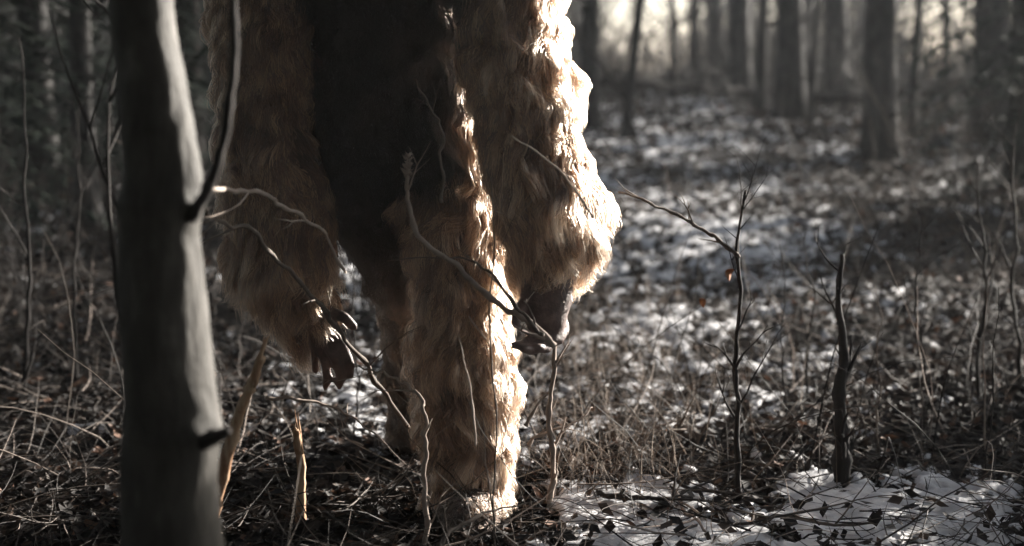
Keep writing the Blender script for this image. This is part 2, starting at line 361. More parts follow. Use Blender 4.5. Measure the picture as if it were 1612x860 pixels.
def place_ev(x, y, s, label, group=None, v=0, sx=1):
    o = empty('evergreen_tree', (x, y, gh(x, y))); o.rotation_euler = (0, 0, v * 2.1 + x); o.scale = (s * sx, s * sx, s); tag(o, label, 'tree', group)
    for nm, me in zip(('trunk', 'crown'), EV[v]): q = bpy.data.objects.new(nm, me); C.objects.link(q); q.parent = o
EVL = ['dense dark evergreen nearest behind the left sapling, at the left edge', 'dark evergreen rising just left of the foreground trunk', 'dark evergreen far left behind the nearest one', 'dark evergreen seen between foreground trunk and furry arm',
       'dark evergreen deep in the wood behind the shaded arm', 'far dark evergreen at the left border', 'distant evergreen behind the foreground trunk', 'distant evergreen hidden behind the creature']
for i, (x, y, s) in enumerate([(-3.1, 9.5, .8), (-2.3, 11.5, .9), (-4.2, 12.5, 1.1), (-3.2, 15.5, 1.2), (-1.6, 16.5, 1.1), (-6.0, 17, 1.2), (-2.9, 21, 1.3), (-.6, 24, 1.1)]):
    place_ev(x, y, s, EVL[i], 'dark evergreens at the left', v=i % 3)
place_ev(3.75, 11.2, .72, 'small dark evergreen just inside the right edge of the woods', v=0)
place_ev(5.6, 16.5, 1.1, 'dense dark evergreen closing the right edge of the woods', v=1)
place_ev(7.6, 21, 1.3, 'larger dark evergreen farther back at the right edge', v=2)
# low young evergreens added unseen right of the view to shade the snow
nx, ny = SUN_DIR.y, -SUN_DIR.x
for t, off, s, l in [(5.2, 1.16, 1.07, 'low bushy evergreen added just outside the right edge to shade the open snow'), (5.9, 3.4, 1.05, 'second low bushy evergreen added farther outside the right edge for shade'), (10.5, -2.2, .8, 'low bushy evergreen added deeper outside the right edge for shade')]:
    place_ev(SUN_DIR.x * t + nx * off, 4 + SUN_DIR.y * t + ny * off, s, l, v=3)
# unseen evergreens added beside and behind the viewpoint to block sky light
for i, (x, y, s) in enumerate([(-4.6, 3.9, .8), (-3.4, .2, .9), (-2.4, -2.8, .9), (.3, -4.6, 1.0), (-5.0, 6.2, 1.1), (-5.8, -1.5, 1.3), (-1.1, -3.9, .9), (-3.9, 1.8, 1.0), (-2.9, -1.2, .8), (-4.6, -4.0, 1.2), (3.6, -1.6, .8), (0, -7, 1.3), (3, -7, 1.3), (-3, -7, 1.3)]):
    place_ev(x, y, s * 1.35, 'dark evergreen added outside the view, beside or behind the camera, to block sky light', 'evergreens added outside the view', v=i % 3)

for i, (x, y, s) in enumerate([(-2.4, .5, 1.0), (1.9, .2, 1.05), (-.3, -2.6, 1.1), (4.6, 1.2, 1.0), (-4.6, 3.4, 1.1), (2.9, 4.4, .98), (-3.4, 7.6, 1.0), (.4, -6, 1.2), (5.2, -3, 1.1), (-5, -3, 1.1)]):  # high pine crowns added overhead, out of view, to cut the sky light
    if i == 5: continue
    place_ev(x, y, s, 'tall high crowned pine added outside the view to block sky light' if i != 6 else 'bare lower trunk of a tall pine at the far left edge, crown out of frame', 'pines added outside the view' if i != 6 else None, v=4)

# shrubs and saplings
def shrub_mesh(rr, h=1.3, ns=12, spread=.35):
    mb = MB()
    for k in range(ns):
        a = rr.uniform(0, 6.283); d = Vector((math.cos(a) * spread, math.sin(a) * spread, 1)); L = h * rr.uniform(.5, 1.1)
        q = wander((rr.uniform(-.06, .06), rr.uniform(-.06, .06), -.03), d, L, 8, .13, rr); r = rr.uniform(.003, .0065)
        mb.tube(q, [r * (1 - .75 * i / 8) for i in range(9)], 4, cap=False)
        for z in range(6):
            b = rr.randint(2, 8); dd = (q[b] - q[b - 1]).normalized() + Vector((rr.uniform(-1, 1), rr.uniform(-1, 1), rr.uniform(-.3, .6))) * .9
            s2 = wander(q[b], dd, L * rr.uniform(.15, .4), 4, .2, rr); mb.tube(s2, [r * .45, r * .4, r * .3, r * .22, r * .12], 3, cap=False)
    return mb
SH = [shrub_mesh(random.Random(60 + k)).mesh('leafless_shrub', TWM) for k, TWM in enumerate([M['dark_bark'], M['twig'], M['dark_bark'], M['twig'], M['dark_bark']])]
rr = random.Random(9)
for i in range(74):
    Y = rr.uniform(6.5, 26); u = rr.uniform(-.36, .36)
    if -.02 < u < .16 and (rr.random() < .75 or Y < 14): continue
    x = u * Y; o = bpy.data.objects.new('leafless_shrub', SH[(0, 2, 4)[i % 3] if u < 0 or i % 2 else 1]); C.objects.link(o); s = rr.uniform(.45, 1.1)
    o.location = (x, Y, gh(x, Y)); o.rotation_euler = (0, 0, rr.uniform(0, 6)); o.scale = (s, s, s)
    tag(o, 'leafless twiggy shrub in the dim wood, one of many alike', 'shrub', 'leafless shrubs in the wood')

def px_stem(name, cat, label, pts, w, m, parent=None, sides=6, side=0, seed=0, sub=7, crook=.004, tip=.25):
    """a stem along photo points (px, py, depth); w = width in pixels at start"""
    rr = random.Random(seed); q = catmull([P(*p) for p in pts], sub); n = len(q)
    jt = [Vector((rr.uniform(-1, 1), rr.uniform(-1, 1), rr.uniform(-1, 1))) * crook * 3 for _ in q]
    q = [p + (jt[max(i - 1, 0)] + jt[i] * 2 + jt[min(i + 1, n - 1)]) / 4 for i, p in enumerate(q)]
    r0 = w / 2 / FPX * pts[0][2]; rad = [r0 * (1 - (1 - tip) * i / (n - 1)) * (rr.uniform(.84, 1.12) + (.28 if rr.random() < .12 else 0)) for i in range(n)]
    mb = MB(); mb.tube(q, rad, sides)
    if parent is None and side == 0:
        o = mb.build(name, M[m]); tag(o, label, cat); return o
    root = parent or tag(empty(name, q[0]), label, cat)
    loc = root.location
    mb.v = [tuple(Vector(v) - loc) for v in mb.v]
    o = mb.build('stem' if parent is None else name, M[m], root)
    for k in range(side):
        i = rr.randint(2, n - 2); d = (q[i + 1] - q[i - 1]).normalized() + Vector((rr.uniform(-1, 1), rr.uniform(-1, 1), rr.uniform(-.4, .7))) * .9
        L = (q[-1] - q[0]).length * rr.uniform(.12, .34); s = wander(q[i] - loc, d, L, 6, .18, rr)
        sb = MB(); sb.tube(s, [rad[i] * .6 * (1 - .8 * j / 6) for j in range(7)], 4)
        for _ in range(2):
            j = rr.randint(2, 5); s3 = wander(s[j], (s[j] - s[j - 1]).normalized() + Vector((rr.uniform(-1, 1), rr.uniform(-1, 1), rr.uniform(-.5, .5))), L * .4, 4, .2, rr)
            sb.tube(s3, [rad[i] * .3 * (1 - .7 * z / 4) for z in range(5)], 3, cap=False)
        sb.build('side_twig', M[m], root)
    return root

# --- big foreground trunk
fr = empty('foreground_tree', P(285, 1230, 2.5)); tag(fr, 'dark foreground tree trunk with a bright sunlit right edge and knots', 'tree')
def front_trunk():
    pr = [(218, -900, 80), (218, -500, 88), (220, -200, 94), (222, -60, 98), (226, 40, 102), (236, 110, 108), (240, 150, 112), (248, 210, 116), (256, 262, 118), (256, 296, 126), (256, 318, 138), (253, 336, 128), (252, 370, 124), (255, 450, 134), (262, 560, 142),
          (270, 640, 150), (274, 678, 162), (270, 700, 158), (268, 760, 158), (272, 860, 164), (280, 1040, 180), (285, 1240, 215)]
    pts = [P(a, b, 2.5) for a, b, _ in pr]; rd = [c / 2 / FPX * 2.5 for *_, c in pr]
    n = len(pts); q = catmull(pts, 6); rdi = np.interp(np.linspace(0, n - 1, len(q)), range(n), rd)
    V = []; F = []; S = 48
    for i, (p, r) in enumerate(zip(q, rdi)):
        for k in range(S):
            th = 2 * math.pi * k / S
            b = 1 + .025 * math.sin(2 * th + p.z * 9) + .02 * math.sin(3 * th - p.z * 17) + .012 * math.sin(9 * th + 5 * math.sin(p.z * 21)) + random.uniform(-.006, .006)
            V.append(tuple(p + Vector((math.cos(th), math.sin(th), 0)) * r * b - fr.location))
    for i in range(len(q) - 1):
        for k in range(S): F.append((i * S + (k + 1) % S, i * S + k, (i + 1) * S + k, (i + 1) * S + (k + 1) % S))
    mb = MB(); mb.v = V; mb.f = F; mb.build('trunk', M['front_bark'], fr)
front_trunk()
px_stem('branch', None, None, [(300, 345, 2.46), (322, 306, 2.45), (340, 262, 2.45), (355, 200, 2.46), (365, 110, 2.48), (368, 0, 2.5), (360, -180, 2.52), (372, -420, 2.55)], 20, 'dark_bark', parent=fr, sides=10, crook=.001, tip=.5)
px_stem('branch_stub', None, None, [(310, 700, 2.46), (345, 686, 2.42), (358, 678, 2.40)], 26, 'dark_bark', parent=fr, sides=8, crook=.001, tip=.5)
for l, s in (((205, 560, 2.9), 1), ((150, 140, 3.0), 2)):
    pass
px_stem('slim_tree', 'tree', 'slim red brown stem directly behind the left side of the foreground trunk', [(205, 1000, 3.0), (208, 700, 3.0), (202, 520, 3.0), (196, 300, 3.05), (190, 0, 3.1), (180, -500, 3.2)], 26, 'dark_bark', side=4, seed=3)

# --- other sticks
def slivers(root_obj, pts, m, seed, n=5):
    loc = Vector(root_obj.location)
    rr = random.Random(seed); mb = MB()
    for k in range(n):
        q = [P(x + rr.uniform(-6, 6), y - rr.uniform(0, 26) * (i / (len(pts) - 1)), Y + rr.uniform(-.006, .006)) - loc for i, (x, y, Y) in enumerate(pts)]
        mb.tube(q, [rr.uniform(.0035, .006), rr.uniform(.003, .005), .0006][:len(q)] if len(q) == 3 else .003, 4, jit=.5, seed=k)
    mb.build('splinter', M[m], root_obj)
px_stem('broken_stake', 'stake', 'splintered orange stick leaning behind the foreground trunk', [(312, 968, 3.35), (335, 820, 3.35), (352, 740, 3.32), (378, 650, 3.3), (398, 600, 3.28), (412, 562, 3.27)], 25, 'orange_wood', sides=7, seed=4, tip=.45, crook=.0009)
slivers(bpy.data.objects['broken_stake'], [(396, 610, 3.28), (408, 576, 3.27), (420, 548, 3.26)], 'orange_wood', 1)
px_stem('short_stake', 'stake', 'short orange broken stub rising from the litter between trunk and furry leg', [(472, 850, 3.9), (474, 760, 3.9), (471, 710, 3.88), (466, 678, 3.86)], 19, 'orange_wood', sides=7, seed=5, tip=.6, crook=.0008)
slivers(bpy.data.objects['short_stake'], [(470, 715, 3.88), (467, 690, 3.87), (464, 668, 3.86)], 'orange_wood', 2)
px_stem('hanging_twig', 'twig', 'pale bent twig with a fluffy seed head crossing the furry leg', [(872, 545, 3.55), (830, 505, 3.56), (800, 490, 3.57), (755, 455, 3.58), (710, 412, 3.6), (662, 376, 3.6), (646, 335, 3.6), (640, 290, 3.6), (641, 262, 3.6)], 11, 'pale_twig', sides=8, seed=6, crook=.002, tip=.55, side=3)
px_stem('forked_twig', 'twig', 'faint thin twig joining the bent pale twig from above at the hand', [(858, 528, 3.52), (820, 490, 3.55), (780, 440, 3.6), (742, 412, 3.62), (690, 406, 3.64), (612, 410, 3.66)], 7, 'twig', seed=7, crook=.002, side=3)
def seed_head():
    mb = MB(); rr = random.Random(3)
    for k in range(60):
        p = P(641 + rr.uniform(-4, 4), 246 + 38 * rr.random(), 3.6); d = Vector((rr.uniform(-1, 1), rr.uniform(-1, 1), rr.uniform(.2, 1.4))).normalized()
        mb.tube([p, p + d * .007, p + d * .014], [.0022, .002, .0004], 4)
    o = mb.build('seed_head', M['pale_twig']); tag(o, 'fluffy pale seed head at the tip of the bent twig', 'seed head'); o['kind'] = 'stuff'
seed_head()
px_stem('thin_stem', 'twig', 'thin dark upright stem in front of the furry leg down to the snow', [(783, 905, 3.5), (780, 800, 3.52), (776, 640, 3.55), (772, 480, 3.58), (779, 330, 3.6), (768, 262, 3.6)], 4, 'twig', seed=8, crook=.003, tip=.4, side=4)
px_stem('straw', 'twig', 'thin pale straw sloping across the middle of the furry leg', [(748, 700, 3.5), (744, 640, 3.5), (736, 590, 3.5), (728, 560, 3.5), (722, 528, 3.5)], 4, 'pale_twig', seed=9, crook=.001)
px_stem('straw', 'twig', 'short pale straw high on the furry leg beside the hand', [(765, 535, 3.5), (745, 510, 3.5), (738, 498, 3.5)], 3.5, 'pale_twig', seed=10, crook=.0006)
px_stem('arm_twig', 'twig', 'thin curved twig crossing the sunlit furry arm above the elbow', [(935, 345, 3.4), (900, 290, 3.42), (868, 258, 3.43), (835, 232, 3.45), (804, 216, 3.46)], 4.5, 'pale_twig', seed=11, crook=.001)
px_stem('belly_twig', 'twig', 'faint twig with dry buds in front of the dark belly', [(697, 320, 3.6), (699, 260, 3.6), (694, 205, 3.6), (676, 160, 3.6), (652, 126, 3.6)], 6, 'twig', seed=12, side=2)
px_stem('left_twig', 'twig', 'short thick sunlit twig arching over the shaded furry forearm', [(545, 430, 3.6), (510, 370, 3.5), (458, 332, 3.4), (425, 312, 3.35), (395, 300, 3.3), (362, 296, 3.2), (318, 300, 2.9)], 5, 'pale_twig', seed=13, crook=.003, tip=1.5, side=3)
px_stem('long_stick', 'stick', 'long straight stick slanting down across the shaded forearm to the snow', [(650, 690, 4.2), (600, 610, 4.1), (545, 532, 3.9), (490, 462, 3.7), (440, 408, 3.55), (400, 368, 3.4), (365, 352, 3.3), (318, 330, 3.1)], 8, 'twig', seed=14, side=3, crook=.004, tip=.6)
px_stem('arched_branch', 'branch', 'pale crooked branch arching beside the left side of the furry leg', [(668, 860, 3.7), (668, 760, 3.7), (670, 690, 3.7), (668, 650, 3.7), (655, 618, 3.72), (628, 600, 3.75), (600, 588, 3.8), (560, 578, 3.9)], 10, 'pale_twig', seed=15, side=5, crook=.004)
px_stem('low_branch', 'branch', 'thin pale branch lying low between the stake and the furry leg', [(420, 626, 3.8), (470, 628, 3.85), (520, 640, 3.9), (560, 660, 3.95), (610, 700, 4.0)], 7, 'pale_twig', seed=16, side=3, crook=.002)
px_stem('front_branch', 'branch', 'bare twig lying in front of the foot at the bottom edge', [(690, 862, 3.45), (712, 836, 3.5), (748, 815, 3.55), (780, 802, 3.6), (838, 790, 3.65)], 9, 'twig', seed=17, side=2, crook=.0015)
px_stem('white_stem', 'branch', 'upright pale branched stem just below the hanging hand', [(866, 790, 4.0), (870, 740, 3.95), (866, 660, 3.9), (868, 600, 3.85), (876, 540, 3.82), (886, 484, 3.8)], 10, 'pale_twig', seed=18, side=7, crook=.002, tip=.5)
px_stem('forked_branch', 'branch', 'pale side branch reaching from the lit fur to the upright stem', [(828, 670, 3.9), (845, 640, 3.88), (868, 612, 3.86)], 7, 'pale_twig', seed=19, crook=.001)
px_stem('slanting_branch', 'branch', 'pale branch rising right from the foot of the furry leg', [(828, 702, 4.0), (860, 680, 4.0), (900, 668, 4.0), (935, 640, 4.05)], 7, 'pale_twig', seed=20, side=3, crook=.002)
px_stem('sapling', 'sapling', 'thin dark upright sapling with one orange leaf, right of the creature', [(1164, YG and 800, 4.15), (1160, 720, 4.15), (1162, 640, 4.15), (1158, 560, 4.15), (1164, 470, 4.15), (1160, 395, 4.15), (1172, 300, 4.2)], 11, 'dark_bark', seed=21, side=10, crook=.0018, tip=.35)
px_stem('reaching_twig', 'twig', 'thin forked twig reaching left from the sapling top to the bright arm', [(1160, 402, 4.15), (1130, 378, 4.12), (1095, 355, 4.1), (1050, 332, 4.05), (1010, 315, 4.0), (972, 300, 4.0)], 7, 'twig', seed=22, side=5, crook=.002, tip=.4)
px_stem('dark_post', 'stump', 'dark rotten upright stump rising from the open snow at the right', [(1326, 778, 4.32), (1325, 700, 4.32), (1322, 620, 4.34), (1328, 560, 4.36), (1320, 480, 4.4), (1326, 400, 4.45)], 30, 'dark_bark', sides=9, seed=23, side=8, crook=.0015, tip=.22)
lab = ['slim dark stem left of the stump', 'slim dark stem half way to the right edge', 'crooked dark stem near the right edge', 'pale slim stem just right of the stump', 'leaning dark stem behind the open snow', 'faint dark stem rising at the right edge']
for i, (x, y0, w, top) in enumerate([(1235, 690, 4, 400), (1445, 700, 5, 330), (1545, 640, 8, 250), (1382, 715, 4, 450), (1276, 640, 5, 360), (1600, 620, 8, 200)]):
    Y = YG(y0); px_stem('sapling', 'sapling', lab[i], [(x, y0 + 6, Y)] + [(x + random.uniform(-9, 9), y0 + (top - y0) * k / 5, Y) for k in range(1, 6)], w, 'dark_bark' if i != 3 else 'twig', seed=30 + i, side=9, crook=.003)
labL = ['thin dark sapling at the left edge of the shade', 'thin dark sapling left of the foreground trunk', 'slender stem between foreground trunk and stake']
for i, (x, y0, w, top) in enumerate([(40, 640, 8, 60), (120, 620, 7, 160), (560, 700, 4, 400)]):
    Y = YG(y0); px_stem('sapling', 'sapling', labL[i], [(x, y0 + 6, Y)] + [(x + random.uniform(-8, 8), y0 + (top - y0) * k / 5, Y) for k in range(1, 6)], w, 'dark_bark', seed=40 + i, side=6, crook=.003)
px_stem('fallen_tree', 'tree', 'dark fallen trunk lying level behind the snowy slope, right of the bright arm', [(905, 128, 20), (960, 127, 20), (1040, 134, 20.3), (1120, 143, 20.6), (1200, 147, 21), (1262, 150, 21.3)], 15, 'dark_bark', sides=8, seed=60, side=9, crook=.02, tip=.4)
px_stem('fallen_tree', 'tree', 'low dark fallen trunk in front of the pale blue opening at the right', [(1290, 158, 18), (1400, 146, 18.4), (1500, 140, 18.8), (1640, 134, 19.3)], 17, 'dark_bark', sides=8, seed=61, side=9, crook=.02, tip=.5)
px_stem('leaning_branch', 'branch', 'thin dark branch reaching across the bright sky beside the arm', [(1002, 250, 15), (985, 160, 15), (950, 110, 15), (915, 60, 15), (880, 20, 15), (850, -30, 15)], 9, 'dark_bark', seed=62, side=8, crook=.01)
# branches lying on the snow
def lying(label, pts, w, seed, m='dark_bark', side=2):
    q = []
    for px, py in pts:
        Y = YG(py); v = P(px, py, Y); v.z = gh(v.x, v.y) + .012; q.append(v)
    rr = random.Random(seed); c = catmull(q, 6); n = len(c); r0 = w / 2 / FPX * q[0].y
    for v in c: v.z = gh(v.x, v.y) + .012 + rr.uniform(0, .006)
    root = tag(empty('fallen_branch', c[0]), label, 'branch'); mb = MB(); mb.tube([v - c[0] for v in c], [r0 * (1 - .6 * i / n) * rr.uniform(.85, 1.15) for i in range(n)], 6); mb.build('stem', M[m], root)
    for k in range(side):
        i = rr.randint(3, n - 3); s = wander(c[i] - c[0], (c[i + 1] - c[i - 1]).normalized() + Vector((rr.uniform(-.8, .8), rr.uniform(-.8, .8), rr.uniform(0, .5))), rr.uniform(.12, .35), 6, .12, rr, .03)
        sb = MB(); sb.tube(s, [r0 * .5 * (1 - .7 * j / 6) for j in range(7)], 4); sb.build('side_twig', M[m], root)
lying('dark curved branch lying on the snow below the tangle', [(925, 785), (965, 775), (1000, 760), (1040, 768), (1080, 785), (1118, 800)], 13, 1)
lying('second dark branch lying under the curved one on the snow', [(940, 800), (985, 806), (1040, 812), (1090, 806)], 12, 2, side=3)
lying('brown twig stretched over the open snow at the lower right', [(1180, 836), (1240, 832), (1300, 845), (1380, 850)], 8, 3, 'twig')
lying('dark stick at the upper edge of the open snow', [(1170, 755), (1205, 770), (1240, 762)], 14, 4)
lying('pale twig on the snow in the bottom centre', [(1060, 800), (1085, 830), (1110, 870)], 9, 5, 'pale_twig')
lying('thin dark twig lying in front of the open snow', [(1120, 850), (1200, 858), (1300, 870)], 7, 6)
lying('long brown branch lying across the litter behind the open snow', [(1010, 690), (1080, 700), (1150, 696), (1230, 690), (1330, 670)], 13, 7, 'twig', 5)
lying('pale broken branch lying across the tangle right of the foot', [(850, 760), (910, 735), (960, 725), (1010, 700), (1060, 690)], 12, 8, 'pale_twig', 5)
# air
def haze():
    mb = MB(); x0, x1, y0, y1, z0, z1 = -130, 130, -45, 130, -3, 16
    mb.v = [(x, y, z) for z in (z0, z1) for y in (y0, y1) for x in (x0, x1)]
    mb.f = [(0, 2, 3, 1), (4, 5, 7, 6), (0, 1, 5, 4), (2, 6, 7, 3), (0, 4, 6, 2), (1, 3, 7, 5)]
    m, n, out = mat('thin_haze'); v = n.nodes.new('ShaderNodeVolumePrincipled'); v.inputs['Color'].default_value = (.92, .95, 1, 1); v.inputs['Density'].default_value = HAZE
    v.inputs['Anisotropy'].default_value = .3
    n.links.new(v.outputs[0], out.inputs['Volume']); o = mb.build('haze', m, smoothf=False); tag(o, 'thin pale winter haze between the trees', kind='stuff')
HAZE = .0006
haze()
# single leaves one can pick out
def one_leaf(px, py, Y, size, label, a=0.):
    rr = random.Random(px); c = P(px, py, Y); o = empty('dry_leaf', c); V = []; n = 8
    for i in range(n + 1):
        t = i / n; w = size * .34 * math.sin(math.pi * min(.98, t + .02)) ** .8; z = -size * t; b = size * .25 * math.sin(t * 4)
        V += [(-w, b + w * .5, z), (0, b, z), (w, b + w * .6, z)]
    F = []
    for i in range(n): 
        for k in range(2): j = i * 3 + k; F.append((j, j + 1, j + 4, j + 3))
    me = bpy.data.meshes.new('dry_leaf'); me.from_pydata(V, [], F); me.materials.append(M['red_leaf']); me.update()
    bpy.data.objects.remove(o); o = bpy.data.objects.new('dry_leaf', me); C.objects.link(o); o.location = c; o.rotation_euler = (.2, a, a)
    md = o.modifiers.new('thick', 'SOLIDIFY'); md.thickness = .0006; tag(o, label, 'leaf')
one_leaf(1156, 424, 4.14, .034, 'orange dry leaf hanging from the dark sapling', .5)
one_leaf(1102, 470, 4.2, .026, 'small orange leaf caught in the twigs left of the sapling', -.4)
#one_leaf(1350, 140, 13.5, .22, 'pale brown leaf cluster low in front of the thickest trunk', .1)
one_leaf(1166, 800, 4.05, .05, 'red dead leaf at the foot of the sapling', .9)

# ------------------------------------------------------------------ the creature
def capsule(mb, a, b, ra, rb, n=18):
    a = Vector(a); b = Vector(b); d = (b - a); L = d.length; d.normalize(); pts = []; rad = []
    for i in range(5): th = math.pi / 2 * (1 - i / 5) ; pts.append(a - d * ra * math.sin(th)); rad.append(max(ra * math.cos(th), ra * .03))
    for i in range(4): t = i / 3; pts.append(a.lerp(b, t)); rad.append(ra + (rb - ra) * t)
    for i in range(1, 6): th = math.pi / 2 * i / 5; pts.append(b + d * rb * math.sin(th)); rad.append(max(rb * math.cos(th), rb * .03))
    mb.tube(pts, rad, n)
BONES = []      # (a, b, ra, rb, dark, bare, length)
def chain(pts, dark, bare=0, length=.075):
    q = [(P(x, y, Y), r / FPX * Y) for x, y, Y, r in pts]
    for (a, ra), (b, rb) in zip(q, q[1:]): BONES.append((a, b, ra, rb, dark, bare, length))
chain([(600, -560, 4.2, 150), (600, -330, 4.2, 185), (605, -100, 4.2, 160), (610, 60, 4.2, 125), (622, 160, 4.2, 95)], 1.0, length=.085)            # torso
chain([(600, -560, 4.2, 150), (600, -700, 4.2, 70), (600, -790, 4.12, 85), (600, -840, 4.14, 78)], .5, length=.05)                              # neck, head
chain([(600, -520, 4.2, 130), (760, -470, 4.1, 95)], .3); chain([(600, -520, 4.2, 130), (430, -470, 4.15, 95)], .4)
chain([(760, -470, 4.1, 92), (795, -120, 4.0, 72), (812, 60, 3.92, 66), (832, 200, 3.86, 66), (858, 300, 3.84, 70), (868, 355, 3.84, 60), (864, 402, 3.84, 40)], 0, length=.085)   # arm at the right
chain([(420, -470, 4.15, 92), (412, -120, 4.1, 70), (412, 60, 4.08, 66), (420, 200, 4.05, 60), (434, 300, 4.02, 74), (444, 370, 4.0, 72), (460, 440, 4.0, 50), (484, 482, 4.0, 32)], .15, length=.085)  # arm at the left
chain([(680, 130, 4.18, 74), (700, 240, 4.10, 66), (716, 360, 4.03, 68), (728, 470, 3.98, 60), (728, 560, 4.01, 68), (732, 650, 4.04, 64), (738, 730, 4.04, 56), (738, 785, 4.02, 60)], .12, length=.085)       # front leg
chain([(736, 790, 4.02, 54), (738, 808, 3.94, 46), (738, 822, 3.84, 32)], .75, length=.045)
chain([(575, 120, 4.18, 98), (572, 240, 4.14, 94), (594, 310, 4.17, 72), (642, 430, 4.25, 46), (658, 560, 4.48, 38), (656, 690, 4.72, 38), (654, 728, 4.72, 36)], 1.0, length=.06)         # rear leg, its shade put into dark fur
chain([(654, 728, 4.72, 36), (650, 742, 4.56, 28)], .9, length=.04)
def finger(pts, r): 
    q = [(P(x, y, Y)) for x, y, Y in pts]
    for i, (a, b) in enumerate(zip(q, q[1:])): BONES.append((a, b, r * (1 - .1 * i), r * (.9 - .12 * i), .2, 1, 0))
# hand at the right: palm turned to the camera, fingers curling to the left
chain([(872, 415, 3.84, 34), (868, 470, 3.82, 34), (864, 502, 3.80, 28)], .2, 1)
chain([(850, 430, 3.83, 30), (844, 475, 3.81, 28), (850, 505, 3.80, 24)], .2, 1)
finger([(842, 500, 3.80), (838, 530, 3.78), (820, 544, 3.74), (808, 543, 3.72)], .0155)
finger([(856, 508, 3.80), (856, 538, 3.78), (838, 552, 3.74), (824, 549, 3.71)], .0165)
finger([(870, 506, 3.81), (874, 534, 3.80), (860, 550, 3.76), (846, 546, 3.73)], .0155)
finger([(884, 494, 3.83), (890, 520, 3.82), (882, 536, 3.79), (870, 536, 3.77)], .0135)
finger([(834, 470, 3.81), (815, 488, 3.77), (812, 510, 3.75)], .0165)
